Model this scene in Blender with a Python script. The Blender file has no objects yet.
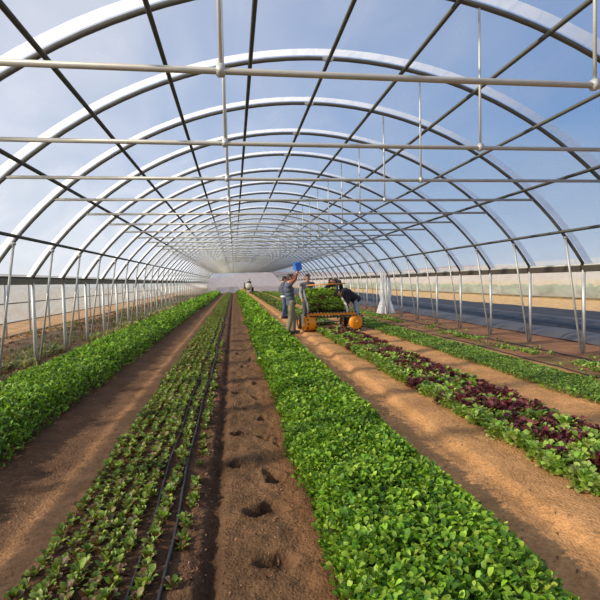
import bpy, bmesh, math, random
import numpy as np
from mathutils import Vector, Matrix, Quaternion
random.seed(7)
RNG = np.random.default_rng(11)
scn = bpy.context.scene
COL = scn.collection
PI = math.pi

# ------------------------------------------------------------------ dimensions (metres)
CX, HW, HE, HR, HT = 1.4141, 5.40, 1.735, 4.70, 3.0   # centre line, half width, eave, ridge, tie heights
RISE = HR - HE
RR = (HW * HW + RISE * RISE) / (2 * RISE)
ZC = HR - RR
AM = math.asin(HW / RR)
Y0, STEP, NLAST = 5.00, 1.69, 39
def arch_y(n): return Y0 + STEP * n
YEND = arch_y(NLAST)

# ------------------------------------------------------------------ materials
def new_mat(name):
    m = bpy.data.materials.new(name); m.use_nodes = True
    nt = m.node_tree
    for n in list(nt.nodes): nt.nodes.remove(n)
    out = nt.nodes.new('ShaderNodeOutputMaterial')
    return m, nt, out
def N(nt, t, **kw):
    n = nt.nodes.new(t)
    for k, v in kw.items():
        if k.startswith('i_'): n.inputs[k[2:].replace('_', ' ')].default_value = v
        else: setattr(n, k, v)
    return n
def mix_rgb(nt, fac, a, b, mode='MIX'):
    n = nt.nodes.new('ShaderNodeMix'); n.data_type = 'RGBA'; n.blend_type = mode
    for idx, v in ((0, fac), (6, a), (7, b)):
        if hasattr(v, 'is_output') or hasattr(v, 'links'): nt.links.new(v, n.inputs[idx])
        else: n.inputs[idx].default_value = v if idx == 0 else (*v, 1) if len(v) == 3 else v
    return n.outputs[2]
def simple(name, col, rough=.6, metal=0., var=.15, scale=20., bump=0.):
    m, nt, out = new_mat(name)
    b = N(nt, 'ShaderNodeBsdfPrincipled'); b.inputs['Roughness'].default_value = rough; b.inputs['Metallic'].default_value = metal
    tc = N(nt, 'ShaderNodeTexCoord')
    no = N(nt, 'ShaderNodeTexNoise'); no.inputs['Scale'].default_value = scale; no.inputs['Detail'].default_value = 3
    nt.links.new(tc.outputs['Object'], no.inputs['Vector'])
    lo = tuple(c * (1 - var) for c in col); hi = tuple(min(1, c * (1 + var)) for c in col)
    nt.links.new(mix_rgb(nt, no.outputs['Fac'], lo, hi), b.inputs['Base Color'])
    if bump:
        bp = N(nt, 'ShaderNodeBump'); bp.inputs['Strength'].default_value = bump; bp.inputs['Distance'].default_value = .01
        nt.links.new(no.outputs['Fac'], bp.inputs['Height']); nt.links.new(bp.outputs[0], b.inputs['Normal'])
    nt.links.new(b.outputs[0], out.inputs[0])
    return m
def film(name, col, opacity, trans=.6, rough=.25, wrinkle=3., gloss=.04):
    """plastic film: mostly see-through, the rest scatters light both ways"""
    m, nt, out = new_mat(name)
    tr = N(nt, 'ShaderNodeBsdfTransparent'); df = N(nt, 'ShaderNodeBsdfDiffuse'); tl = N(nt, 'ShaderNodeBsdfTranslucent')
    df.inputs[0].default_value = (*col, 1); tl.inputs[0].default_value = (*col, 1)
    m1 = N(nt, 'ShaderNodeMixShader'); m1.inputs[0].default_value = trans
    nt.links.new(df.outputs[0], m1.inputs[1]); nt.links.new(tl.outputs[0], m1.inputs[2])
    gl = N(nt, 'ShaderNodeBsdfGlossy'); gl.inputs['Roughness'].default_value = rough
    m3 = N(nt, 'ShaderNodeMixShader'); m3.inputs[0].default_value = gloss
    nt.links.new(m1.outputs[0], m3.inputs[1]); nt.links.new(gl.outputs[0], m3.inputs[2])
    m2 = N(nt, 'ShaderNodeMixShader')
    tc = N(nt, 'ShaderNodeTexCoord'); mp = N(nt, 'ShaderNodeMapping'); mp.inputs['Scale'].default_value = (1., .35, 1.)
    no = N(nt, 'ShaderNodeTexNoise'); no.inputs['Scale'].default_value = wrinkle; no.inputs['Detail'].default_value = 4; no.inputs['Distortion'].default_value = 1.2
    nt.links.new(tc.outputs['Object'], mp.inputs[0]); nt.links.new(mp.outputs[0], no.inputs['Vector'])
    mr = N(nt, 'ShaderNodeMapRange'); mr.inputs['From Min'].default_value = .3; mr.inputs['From Max'].default_value = .7
    mr.inputs['To Min'].default_value = opacity * .7; mr.inputs['To Max'].default_value = min(1, opacity * 1.3)
    nt.links.new(no.outputs['Fac'], mr.inputs['Value']); nt.links.new(mr.outputs[0], m2.inputs[0])
    nt.links.new(tr.outputs[0], m2.inputs[1]); nt.links.new(m3.outputs[0], m2.inputs[2])
    nt.links.new(m2.outputs[0], out.inputs[0])
    return m
def leafmat(name, trans=.35, rough=.45, gain=1.):
    m, nt, out = new_mat(name)
    at = N(nt, 'ShaderNodeAttribute'); at.attribute_name = 'Col'
    b = N(nt, 'ShaderNodeBsdfPrincipled'); b.inputs['Roughness'].default_value = rough
    b.inputs['Specular IOR Level'].default_value = .3
    tl = N(nt, 'ShaderNodeBsdfTranslucent')
    nt.links.new(at.outputs['Color'], b.inputs['Base Color'])
    nt.links.new(mix_rgb(nt, 1., at.outputs['Color'], (1.25, 1.2, .5), 'MULTIPLY'), tl.inputs[0])
    ms = N(nt, 'ShaderNodeMixShader'); ms.inputs[0].default_value = trans
    nt.links.new(b.outputs[0], ms.inputs[1]); nt.links.new(tl.outputs[0], ms.inputs[2])
    nt.links.new(ms.outputs[0], out.inputs[0])
    return m
def soilmat(name):
    m, nt, out = new_mat(name)
    at = N(nt, 'ShaderNodeAttribute'); at.attribute_name = 'Col'
    b = N(nt, 'ShaderNodeBsdfPrincipled'); b.inputs['Roughness'].default_value = .95; b.inputs['Specular IOR Level'].default_value = .1
    tc = N(nt, 'ShaderNodeTexCoord')
    n1 = N(nt, 'ShaderNodeTexNoise'); n1.inputs['Scale'].default_value = 2.2; n1.inputs['Detail'].default_value = 8; n1.inputs['Roughness'].default_value = .65
    n2 = N(nt, 'ShaderNodeTexNoise'); n2.inputs['Scale'].default_value = 28; n2.inputs['Detail'].default_value = 6; n2.inputs['Roughness'].default_value = .7
    v = N(nt, 'ShaderNodeTexVoronoi'); v.inputs['Scale'].default_value = 55
    for n in (n1, n2, v): nt.links.new(tc.outputs['Object'], n.inputs['Vector'])
    mr = N(nt, 'ShaderNodeMapRange'); mr.inputs['From Min'].default_value = .3; mr.inputs['From Max'].default_value = .7
    mr.inputs['To Min'].default_value = .7; mr.inputs['To Max'].default_value = 1.3
    nt.links.new(n1.outputs['Fac'], mr.inputs['Value'])
    mr2 = N(nt, 'ShaderNodeMapRange'); mr2.inputs['From Min'].default_value = .3; mr2.inputs['From Max'].default_value = .7
    mr2.inputs['To Min'].default_value = .72; mr2.inputs['To Max'].default_value = 1.28
    nt.links.new(n2.outputs['Fac'], mr2.inputs['Value'])
    c1 = mix_rgb(nt, 1., at.outputs['Color'], mr.outputs[0], 'MULTIPLY')
    c2 = mix_rgb(nt, 1., c1, mr2.outputs[0], 'MULTIPLY')
    nt.links.new(c2, b.inputs['Base Color'])
    add = N(nt, 'ShaderNodeMath', operation='MULTIPLY_ADD'); add.inputs[1].default_value = -.5
    nt.links.new(v.outputs['Distance'], add.inputs[0]); nt.links.new(n2.outputs['Fac'], add.inputs[2])
    bp = N(nt, 'ShaderNodeBump'); bp.inputs['Strength'].default_value = .8; bp.inputs['Distance'].default_value = .022
    nt.links.new(add.outputs[0], bp.inputs['Height']); nt.links.new(bp.outputs[0], b.inputs['Normal'])
    nt.links.new(b.outputs[0], out.inputs[0])
    return m
M = dict(
    galv=simple('galvanised_steel', (.50, .50, .46), .45, .35, .15, 12),
    pale=simple('pale_galvanised_pipe', (.60, .61, .57), .45, .2, .12, 10),
    tie=simple('tie_pipe', (.50, .49, .44), .5, .2, .15, 8),
    archpipe=simple('arch_pipe_steel', (.12, .12, .105), .55, .2, .2, 10),
    dark=simple('dark_pipe', (.075, .078, .066), .55, .2, .2, 10),
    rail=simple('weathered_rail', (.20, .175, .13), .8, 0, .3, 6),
    railshade=simple('shaded_weathered_rail', (.055, .045, .035), .8, 0, .3, 6),
    mulchgrey=simple('dusty_mulch_film', (.10, .092, .09), .6, 0, .35, 3, .5),
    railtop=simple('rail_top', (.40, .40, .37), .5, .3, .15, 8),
    roof=film('roof_film', (.93, .93, .95), .24, .82, wrinkle=.9, gloss=.02),
    strip=film('film_clamp_strip', (.99, .98, .96), .88, .93, wrinkle=5, gloss=.02),
    side=film('side_film', (.80, .85, .83), .74, .3, wrinkle=2.),
    gable=film('gable_film', (.97, .97, .99), .62, .5, wrinkle=1.),
    parti=film('partition_film', (.95, .96, .97), .30, .5, wrinkle=2.5),
    bundle=film('bundled_film', (.95, .96, .97), .72, .4, wrinkle=9),
    soil=soilmat('soil'),
    leaf=leafmat('fresh_leaves'),
    hose=simple('black_hose', (.02, .02, .022), .5, 0, .2, 30),
    mulch=simple('black_mulch_film', (.028, .027, .028), .6, 0, .6, 3, .6),
    orange=simple('orange_paint', (1., .33, .012), .4, 0, .08, 9),
    black=simple('black_rubber', (.02, .02, .02), .7, 0, .2, 20),
    cream=simple('cream_plastic', (.72, .68, .50), .5, 0, .08, 5),
    steel=simple('brushed_steel', (.4, .4, .4), .4, .7, .1, 9),
    yellow=simple('yellow_plastic', (.75, .55, .12), .5, 0, .1, 5),
    blue=simple('blue_plastic', (.04, .20, .72), .45, 0, .08, 8),
    skin=simple('skin', (.55, .25, .15), .55, 0, .08, 10),
    hair=simple('dark_hair', (.045, .025, .018), .7, 0, .4, 60),
    navy=simple('slate_blue_cloth', (.085, .105, .145), .85, 0, .2, 25, .3),
    brownsl=simple('rust_brown_sleeve', (.26, .09, .05), .85, 0, .2, 25, .3),
    khaki=simple('olive_khaki_cloth', (.23, .20, .13), .9, 0, .15, 25, .3),
    jeans=simple('blue_denim', (.07, .11, .19), .9, 0, .2, 30, .3),
    lightjeans=simple('washed_denim', (.34, .44, .54), .9, 0, .15, 30, .3),
    blackcloth=simple('black_cloth', (.022, .022, .028), .85, 0, .3, 25, .3),
    greycloth=simple('grey_cloth', (.30, .29, .28), .9, 0, .15, 25, .3),
    darkgrey=simple('dark_grey_cloth', (.085, .085, .095), .9, 0, .2, 25, .3),
    white=simple('white_cloth', (.75, .74, .72), .9, 0, .06, 25, .2),
    eye=simple('eye_dark', (.02, .015, .01), .3),
    glove=simple('blue_glove', (.10, .16, .38), .8, 0, .1, 20),
    hill=simple('distant_hill', (.42, .33, .30), 1., 0, .15, .05),
)

# ------------------------------------------------------------------ mesh helpers
def link(name, me, mats, parent=None, smooth=False):
    o = bpy.data.objects.new(name, me); COL.objects.link(o)
    for m in (mats if isinstance(mats, (list, tuple)) else [mats]): me.materials.append(m)
    if smooth: me.shade_smooth()
    if parent is not None: o.parent = parent
    return o
def tag(o, label=None, cat=None, group=None, kind=None):
    if label: o['label'] = label
    if cat: o['category'] = cat
    if group: o['group'] = group
    if kind: o['kind'] = kind
    return o
def empty(name, loc=(0, 0, 0), rz=0.):
    o = bpy.data.objects.new(name, None); COL.objects.link(o); o.location = loc; o.rotation_euler = (0, 0, rz)
    o.empty_display_size = .1
    return o
def copy_tree(o, parent=None):
    c = o.copy(); COL.objects.link(c)
    if parent is not None: c.parent = parent
    for ch in o.children: copy_tree(ch, c)
    return c
class MB:
    def __init__(s): s.v = []; s.f = []
    def sweep(s, pts, r, k=8, caps=True, closed=False):
        pts = [Vector(p) for p in pts]; n = len(pts); rs = r if isinstance(r, (list, tuple)) else [r] * n
        base = len(s.v); ref = None
        for i, p in enumerate(pts):
            a = pts[(i - 1) % n] if (i > 0 or closed) else p; b = pts[(i + 1) % n] if (i < n - 1 or closed) else p
            t = (b - a).normalized()
            if ref is None: ref = Vector((0, 0, 1)) if abs(t.z) < .9 else Vector((0, 1, 0))
            x = (ref - t * ref.dot(t)).normalized(); y = t.cross(x); ref = x
            for j in range(k):
                q = 2 * PI * j / k
                s.v.append(p + (x * math.cos(q) + y * math.sin(q)) * rs[i])
        m = n if closed else n - 1
        for i in range(m):
            for j in range(k):
                a = base + i * k + j; b = base + i * k + (j + 1) % k
                c = base + ((i + 1) % n) * k + (j + 1) % k; d = base + ((i + 1) % n) * k + j
                s.f.append((a, b, c, d))
        if caps and not closed:
            s.f.append(tuple(base + j for j in range(k))[::-1]); s.f.append(tuple(base + (n - 1) * k + j for j in range(k)))
        return s
    def box(s, c, d, mat=None, bev=0.):
        bm = bmesh.new(); bmesh.ops.create_cube(bm, size=1)
        for v in bm.verts: v.co = Vector((v.co.x * d[0], v.co.y * d[1], v.co.z * d[2]))
        if bev: bmesh.ops.bevel(bm, geom=bm.edges[:], offset=bev, segments=2, affect='EDGES')
        s.add_bm(bm, (mat or Matrix()) if c is None else Matrix.Translation(c) @ (mat or Matrix())); return s
    def lathe(s, c, axis, prof, k=28):
        """prof: (radius, along) pairs revolved round axis"""
        ax = Vector(axis).normalized(); ref = Vector((0, 0, 1)) if abs(ax.z) < .9 else Vector((1, 0, 0))
        x = (ref - ax * ref.dot(ax)).normalized(); y = ax.cross(x); base = len(s.v); c = Vector(c)
        for r, h in prof:
            for j in range(k):
                q = 2 * PI * j / k; s.v.append(c + ax * h + (x * math.cos(q) + y * math.sin(q)) * max(r, 1e-4))
        for i in range(len(prof) - 1):
            for j in range(k):
                s.f.append((base + i * k + j, base + i * k + (j + 1) % k, base + (i + 1) * k + (j + 1) % k, base + (i + 1) * k + j))
        return s
    def add_bm(s, bm, mat=Matrix()):
        bm.verts.ensure_lookup_table(); b = len(s.v)
        for v in bm.verts: s.v.append(mat @ v.co)
        for f in bm.faces: s.f.append(tuple(b + v.index for v in f.verts))
        bm.free()
    def mesh(s, name):
        me = bpy.data.meshes.new(name); me.from_pydata([tuple(v) for v in s.v], [], s.f); me.update(); return me
    def build(s, name, mat, parent=None, smooth=False):
        return link(name, s.mesh(name), mat, parent, smooth)
def np_mesh(name, V, F, Cl=None):
    """V (n,3), F (m,k) uniform polygons, Cl (n,3) vertex colours"""
    me = bpy.data.meshes.new(name); k = F.shape[1]
    me.vertices.add(len(V)); me.vertices.foreach_set('co', V.astype(np.float32).ravel())
    me.loops.add(F.size); me.loops.foreach_set('vertex_index', F.astype(np.int32).ravel())
    me.polygons.add(len(F)); me.polygons.foreach_set('loop_start', (np.arange(len(F)) * k).astype(np.int32))
    me.update(calc_edges=True)
    if Cl is not None:
        a = me.color_attributes.new('Col', 'FLOAT_COLOR', 'POINT')
        a.data.foreach_set('color', np.concatenate([Cl, np.ones((len(Cl), 1))], 1).astype(np.float32).ravel())
    me.validate()
    return me

# ------------------------------------------------------------------ value noise
_T = RNG.random((256, 256))
def vnoise(x, y):
    xi = np.floor(x).astype(int); yi = np.floor(y).astype(int); fx = x - xi; fy = y - yi
    fx = fx * fx * (3 - 2 * fx); fy = fy * fy * (3 - 2 * fy)
    g = lambda a, b: _T[a & 255, b & 255]
    return (g(xi, yi) * (1 - fx) + g(xi + 1, yi) * fx) * (1 - fy) + (g(xi, yi + 1) * (1 - fx) + g(xi + 1, yi + 1) * fx) * fy
def fbm(x, y, o=4):
    s = 0; a = .5
    for i in range(o): s = s + a * (vnoise(x * 2 ** i + 17 * i, y * 2 ** i + 5 * i) - .5); a *= .55
    return s
def gs(x, c, w): return np.exp(-((x - c) / w) ** 2)
def sstep(x, a, b):
    t = np.clip((x - a) / (b - a), 0, 1); return t * t * (3 - 2 * t)

# ------------------------------------------------------------------ ground
HOLES = [(.18, 3.16, .085), (.27, 3.65, .075), (-.03, 3.98, .06), (.40, 4.35, .05), (.25, 4.6, .055), (0., 4.78, .055), (.28, 5.28, .055),
         (.05, 5.71, .06), (.26, 6.2, .055), (.03, 6.6, .055), (.29, 7.13, .05), (.1, 7.6, .06), (.13, 8.63, .06), (.2, 2.55, .07), (.3, 9.4, .06), (.08, 10.2, .06), (.22, 11.2, .07)]
def ground_h(x, y):
    near = np.abs(x) < 60
    h = .03 * gs(x, -.75, .55) + .03 * gs(x, .9, .5) + .03 * gs(x, 2.9, .5) + .04 * gs(x, -2.6, .6)
    h = h - .05 * gs(x, -.165, .05) - .03 * gs(x, 1.55, .12)                       # furrow, bed edge
    h = h + .035 * sstep(x, 1.95, 2.02) * (1 - sstep(x, 2.1, 2.5)) - .02 * gs(x, 1.9, .07)   # wheel ridge on right path
    h = h - .02 * gs(x, 3.8, .25) - .015 * gs(x, -1.5, .2) + .008 * gs(x, -1.3, .08)
    clod = fbm(x * 9, y * 9, 4)
    amp = .014 + .035 * gs(x, -.27, .08) + .02 * gs(x, .1, .4) + .03 * sstep(-x, 3.2, 4) * (1 - sstep(-x, 12, 14)) + .012 * gs(x, -1.3, .15)
    h = h + clod * amp * 2 + fbm(x * 1.3, y * 1.3, 3) * .03
    for hx, hy, r in HOLES:
        ang = np.arctan2(y - hy, x - hx); rr = r * (1 + .35 * np.sin(2 * ang + hx * 40) + .2 * np.sin(3 * ang + hy * 9))
        d = np.sqrt((x - hx) ** 2 + (y - hy) ** 2) / rr
        h = h - .085 * np.exp(-d ** 4 * .8) * (r / .06) ** .5 + .016 * np.exp(-((d - 1.45) / .35) ** 2)
    return h
def ground_c(x, y):
    def c(*v): return np.array(v)[None, None, :] * np.ones(x.shape + (1,))
    def mx(a, b, t): return a * (1 - t[..., None]) + b * t[..., None]
    wob = fbm(x * 2.5, y * 2.5, 3) * .25; X = x + wob * .35
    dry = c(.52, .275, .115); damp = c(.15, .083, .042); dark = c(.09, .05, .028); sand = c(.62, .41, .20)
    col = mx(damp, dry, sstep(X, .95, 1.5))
    col = mx(col, c(.115, .064, .038), gs(X, -2.2, .9))  # shade of the left crop bed over the path, put into the soil colour
    col = mx(col, c(.34, .18, .085), sstep(X, -1.45, -1.33) * (1 - sstep(X, -1.12, -1.02)))  # sunlit lip of the seedling bed, painted as lighter soil
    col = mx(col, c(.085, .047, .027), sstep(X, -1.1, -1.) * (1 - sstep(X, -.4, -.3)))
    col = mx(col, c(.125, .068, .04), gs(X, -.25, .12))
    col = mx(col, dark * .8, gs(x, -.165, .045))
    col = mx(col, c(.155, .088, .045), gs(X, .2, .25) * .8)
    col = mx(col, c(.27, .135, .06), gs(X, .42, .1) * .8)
    col = mx(col, c(.24, .17, .09), sstep(-X, 3.1, 3.6) * (.3 + .7 * np.clip(.5 + fbm(x * 1.1, y * 1.1) * 3, 0, 1)))
    col = mx(col, c(.38, .23, .13), sstep(-X, 4.3, 5.4) * .8)
    col = mx(col, c(.46, .29, .16), sstep(-X, 6.9, 7.8))
    col = mx(col, c(.30, .15, .08), sstep(X, 5.1, 5.6) * (1 - sstep(X, 12, 14)))
    gr = sstep(X, 5., 5.4) * (1 - sstep(X, 6.4, 6.9)) * np.clip(fbm(x * 2, y * .9) * 5, 0, 1)
    col = mx(col, c(.16, .17, .05), gr * .5)
    col = mx(col, sand, sstep(x, 13.9, 14.1))
    for lo, hi in ((-3.2, -2.1), (.5, 1.4), (2.45, 3.35), (4.3, 5.)):                  # darker greenish soil under the crops, so gaps between leaves blend in
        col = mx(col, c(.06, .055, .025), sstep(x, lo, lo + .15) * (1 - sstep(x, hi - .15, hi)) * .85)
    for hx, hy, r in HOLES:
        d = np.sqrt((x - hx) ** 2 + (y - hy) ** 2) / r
        col = mx(col, c(.035, .02, .013), np.exp(-d ** 4 * .9) * .9)  # shade inside the holes, with some moist earth, put into the colour
    return col
def spaced(segs):
    out = []
    for a, b, d in segs:
        n = max(1, int(round((b - a) / d))); out += [a + (b - a) * i / n for i in range(n)]
    out.append(segs[-1][1]); return np.array(out)
xs = spaced([(-400, -60, 60), (-60, -12, 4), (-12, -5, .3), (-5, -2.2, .07), (-2.2, -.45, .04), (-.45, .55, .016), (.55, 1.4, .05), (1.4, 2.5, .035), (2.5, 4.4, .06), (4.4, 7.5, .12), (7.5, 15, .5), (15, 60, 5), (60, 400, 60)])
ys = spaced([(-60, -4, 8), (-4, 1.8, .4), (1.8, 5.5, .019), (5.5, 9, .035), (9, 14, .08), (14, 25, .25), (25, 80, 1.), (80, 400, 20)])
gx, gy = np.meshgrid(xs, ys)
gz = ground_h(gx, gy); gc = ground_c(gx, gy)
nx, ny = len(xs), len(ys)
idx = np.arange(nx * ny).reshape(ny, nx)
F = np.stack([idx[:-1, :-1], idx[:-1, 1:], idx[1:, 1:], idx[1:, :-1]], -1).reshape(-1, 4)
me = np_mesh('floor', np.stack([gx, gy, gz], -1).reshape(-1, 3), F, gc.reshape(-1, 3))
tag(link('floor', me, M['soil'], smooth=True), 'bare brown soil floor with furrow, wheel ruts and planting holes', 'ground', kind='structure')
def gh(x, y): return float(ground_h(np.array([[x]]), np.array([[y]]))[0, 0])

# ------------------------------------------------------------------ greenhouse frame
def arc(off_r, a0, a1, n, y, z0=0.):
    return [(CX + (RR + off_r) * math.sin(a0 + (a1 - a0) * i / n), y, ZC + (RR + off_r) * math.cos(a0 + (a1 - a0) * i / n) + z0) for i in range(n + 1)]
TIE_HALF = math.sqrt(RR * RR - (HT - ZC) ** 2)
def make_arch():
    root = empty('arch_frame')
    MB().sweep(arc(0, -AM, AM, 44, 0), .030, 8).build('arch_pipe', M['archpipe'], root, True)
    st = MB()
    for i, (p, q, p2, q2) in enumerate(zip(arc(.035, -AM, AM, 44, -.21), arc(.035, -AM, AM, 44, -.025), arc(.041, -AM, AM, 44, -.21), arc(.041, -AM, AM, 44, -.025))):
        st.v += [Vector(p), Vector(q)]
        if i: b = 2 * i; st.f.append((b - 2, b - 1, b + 1, b))
    st.build('film_strip', M['strip'], root, True)
    MB().sweep([(CX - TIE_HALF + .02, 0, HT), (CX, 0, HT - .008), (CX + TIE_HALF - .02, 0, HT)], .024, 8).build('tie_bar', M['tie'], root, True)
    for s in (-1, 1):
        MB().sweep([(CX + s * HW, 0, -.05), (CX + s * HW, 0, HE - .1)], .034, 10).build('post', M['pale'], root, True)
        zt = ZC + math.sqrt(RR * RR - 4.98 ** 2) - .03
        b = MB().sweep([(CX + s * 5.33, -.03, -.05), (CX + s * 4.98, -.03, zt)], .021, 8)
        b.box((CX + s * 4.99, -.03, zt - .02), (.07, .06, .05), None, .006)
        b.build('strut', M['galv'], root, True)
        hx = -1.46 if s < 0 else 1.37; x = CX + hx; zt = ZC + math.sqrt(RR * RR - hx * hx)
        h = MB().sweep([(x, 0, HT - .02), (x, 0, zt - .02)], .014, 8)
        h.box((x, 0, HT), (.06, .06, .08), None, .008)
        h.build('hanger_rod', M['pale'], root, True)
    pl = MB(); pl.box((CX, -.03, HR - .01), (.16, .02, .05), None, .006); pl.box((CX, -.04, HR - .035), (.12, .02, .05), None, .006)
    pl.build('ridge_bracket', M['galv'], root)
    return root
ORD = {-1: 'nearest curved pipe arch with its cross tie, overhead at the very top of the view',
       0: 'pipe arch overhead whose cross tie is the lowest-hung long bar nearest the camera but one',
       1: 'second arch in front of the camera, its white strip crossing the upper left corner region',
       2: 'arch whose right-hand post is the nearest one in view at the right edge',
       3: 'arch whose left-hand post is the nearest vertical post in view at the left',
       4: 'arch standing directly behind the one with the nearest left post in view',
       5: 'arch third behind the one that owns the nearest right post',
       6: 'arch fourth behind the one that owns the nearest right post',
       7: 'arch level with the nearest outer side post, well in front of the workers',
       8: 'last pipe arch before the hanging partition film',
       9: 'pipe arch that carries the hanging partition film and its gathered bundle',
       10: 'first pipe arch behind the hanging partition film'}
ORD[0] = 'first fully overhead arch, its long pale cross tie highest in the open roof'
arch0 = make_arch()
for n in range(-1, NLAST + 1):
    a = arch0 if n == -1 else copy_tree(arch0)
    a.location = (0, arch_y(n), 0)
    tag(a, ORD.get(n, 'hazy distant pipe arch in the close row beyond the partition film'), 'arch frame', 'pipe arch frames of the tunnel')

PUR = ['just above the left side rail', 'second above the left side rail', 'third above the left side rail', 'second to the left of the ridge', 'next to the ridge on its left',
       None, 'next to the ridge on its right', 'second to the right of the ridge', 'third above the right side rail', 'second above the right side rail', 'just above the right side rail']
for k in range(-5, 6):
    a = .1747 * k
    r = RR - .055
    p = (CX + r * math.sin(a), ZC + r * math.cos(a))
    o = MB().sweep([(p[0], -2.2, p[1]), (p[0], YEND, p[1])], .029, 8).build('purlin', M['dark'], None, True)
    tag(o, 'dark lengthwise ridge pipe along the crown of the roof' if k == 0 else 'dark lengthwise roof pipe, ' + PUR[k + 5], 'roof pipe', 'lengthwise roof pipes')
for s, nm in ((-1, 'left'), (1, 'right')):
    r = empty('side_rail', (CX + s * HW, 0, 0))
    MB().box((0, (YEND - 2) / 2, HE - .075), (.05, YEND + 2.2, .12), None, .006).build('rail_board', M['railshade'] if s > 0 else M['rail'], r)  # board colour per side carries the difference in light between the eaves
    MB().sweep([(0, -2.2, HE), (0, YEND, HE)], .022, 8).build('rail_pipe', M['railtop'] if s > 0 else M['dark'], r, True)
    tag(r, f'long brownish side rail along the {nm} eave on top of the posts', 'rail')

# roof film (one curved sheet, built in y strips)
def sheet(name, grid, mat, smooth=True):
    V = np.array(grid, float); ny_, nx_ = V.shape[:2]; ix = np.arange(nx_ * ny_).reshape(ny_, nx_)
    F = np.stack([ix[:-1, :-1], ix[:-1, 1:], ix[1:, 1:], ix[1:, :-1]], -1).reshape(-1, 4)
    return link(name, np_mesh(name, V.reshape(-1, 3), F), mat, None, smooth)
tag(sheet('ceiling', [arc(.032, -AM, AM, 44, y) for y in (-2.2, 15, 35, 55, YEND)], M['roof']), 'clear plastic film roof stretched over the arches', 'roof film', kind='structure')
# outer left side wall
XL = -7.08
g = []
for i in range(0, 300):
    y = 2 + i * (YEND - 2) / 299
    g.append([(XL + .03 * math.sin(y * 5.1 + z * 3) * (1 - t * .6) + .02 * math.sin(y * 13), y, z) for t, z in ((0, .45), (.4, .9), (.5, 1.1), (1, 1.95))])
tag(sheet('wall_left', g, M['side']), 'milky plastic side curtain hanging along the left', 'side film', kind='structure')
op = empty('side_post')
MB().sweep([(0, 0, -.05), (0, 0, 1.93)], .032, 10).build('pole', M['pale'], op, True)
MB().box((0, 0, 1.92), (.09, .09, .04), None, .008).build('cap', M['galv'], op)
for n in range(4, 37):
    o = op if n == 4 else copy_tree(op)
    o.location = (XL + .2, arch_y(n) + .2, 0)
    tag(o, 'short pale post standing against the left outer side curtain, nearest of its row' if n == 4 else 'pale post under the hem of the left outer side curtain', 'post', 'posts of the outer left curtain')
for nm, z, r, lab in (('hem_pipe', .45, .018, 'thin pipe in the bottom hem of the left side curtain'), ('ground_pipe', .03, .022, 'dark pipe lying on the ground along the left outer posts'),
                      ('middle_rail', 1.05, .018, 'thin brown rail half way up the left side curtain'), ('top_pipe', 1.95, .022, 'thin pipe along the top of the left side curtain')):
    tag(MB().sweep([(XL + .11, 2, z), (XL + .11, YEND, z)], r, 8).build(nm, M['rail'], None, True), lab, 'pipe')
# far end wall
pts = arc(.03, -AM, AM, 30, YEND + .05)
b = MB(); b.v = [Vector(p) for p in pts] + [Vector((pts[-1][0], pts[-1][1], -.05)), Vector((pts[0][0], pts[0][1], -.05))]
b.f = [tuple(range(len(b.v)))]
tag(b.build('wall_back', M['gable']), 'pale lavender film end wall far down the tunnel', 'end wall', kind='structure')

# partition film at the tenth arch: hangs in the arch down to just under the ties, side flaps and a gathered bundle at right
yp = arch_y(9) + .1
gr = []
NU = 96
for i in range(NU + 1):
    a = -AM + 2 * AM * i / NU
    tx, tz = CX + RR * math.sin(a), ZC + RR * math.cos(a)
    s = (tx - CX) / HW
    zb = min(tz - .01, 2.62 - .9 * max(0, abs(s) - .72) / .28 + .1 * math.cos(s * 5))
    row = []
    for j in range(7):
        t = j / 6; z = tz + (zb - tz) * t
        row.append((tx, yp + .05 * math.sin(i * 1.05) * t + .03 * math.sin(i * .37 + t * 4), z))
    gr.append(row)
o = sheet('partition_film', gr, M['parti']); tag(o, 'thin clear partition film hanging inside the arch behind the workers', 'plastic film')
# bundle
v = []; ring = 40; 
bb = MB()
prof = [(1.74, .20), (1.55, .17), (1.2, .20), (.85, .23), (.62, .19), (.45, .24), (.2, .31), (.0, .36)]
for z, r in prof:
    for j in range(ring):
        q = 2 * PI * j / ring; rr = r * (1 + .22 * math.sin(q * 7 + z * .6) + .1 * math.sin(q * 11 + 2))
        bb.v.append(Vector((6.78 + rr * math.cos(q), yp + .15 + rr * .6 * math.sin(q), z)))
for i in range(len(prof) - 1):
    for j in range(ring):
        bb.f.append((i * ring + j, i * ring + (j + 1) % ring, (i + 1) * ring + (j + 1) % ring, (i + 1) * ring + j))
tag(bb.build('gathered_curtain', M['bundle'], None, True), 'white film curtain gathered into a column beside the right posts', 'curtain')

# ------------------------------------------------------------------ foliage
def leaf_tpl(kind):
    if kind == 'round':
        rows = [(0, .06, 0), (.35, .30, .05), (.7, .36, .03), (1., .08, -.08)]
    elif kind == 'long':
        rows = [(0, .05, 0), (.35, .17, .06), (.7, .18, .03), (1., .03, -.12)]
    elif kind == 'frill':
        rows = [(0, .07, 0), (.3, .26, .10), (.62, .40, .10), (.86, .38, 0), (1., .16, -.12)]
    else:
        rows = [(0, .12, 0), (1., .34, -.03)]
    V = []
    for y, w, z in rows:
        fr = .05 if kind == 'frill' else .0
        V += [(-w, y, z + w * .28 + fr * math.sin(y * 17)), (0, y, z), (w, y, z + w * .28 - fr * math.sin(y * 13))]
    F = []
    for i in range(len(rows) - 1):
        for j in range(2):
            a = i * 3 + j; F.append((a, a + 1, a + 4, a + 3))
    return np.array(V, float), np.array(F)
TPL = {k: leaf_tpl(k) for k in ('round', 'long', 'frill', 'flat')}
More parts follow.
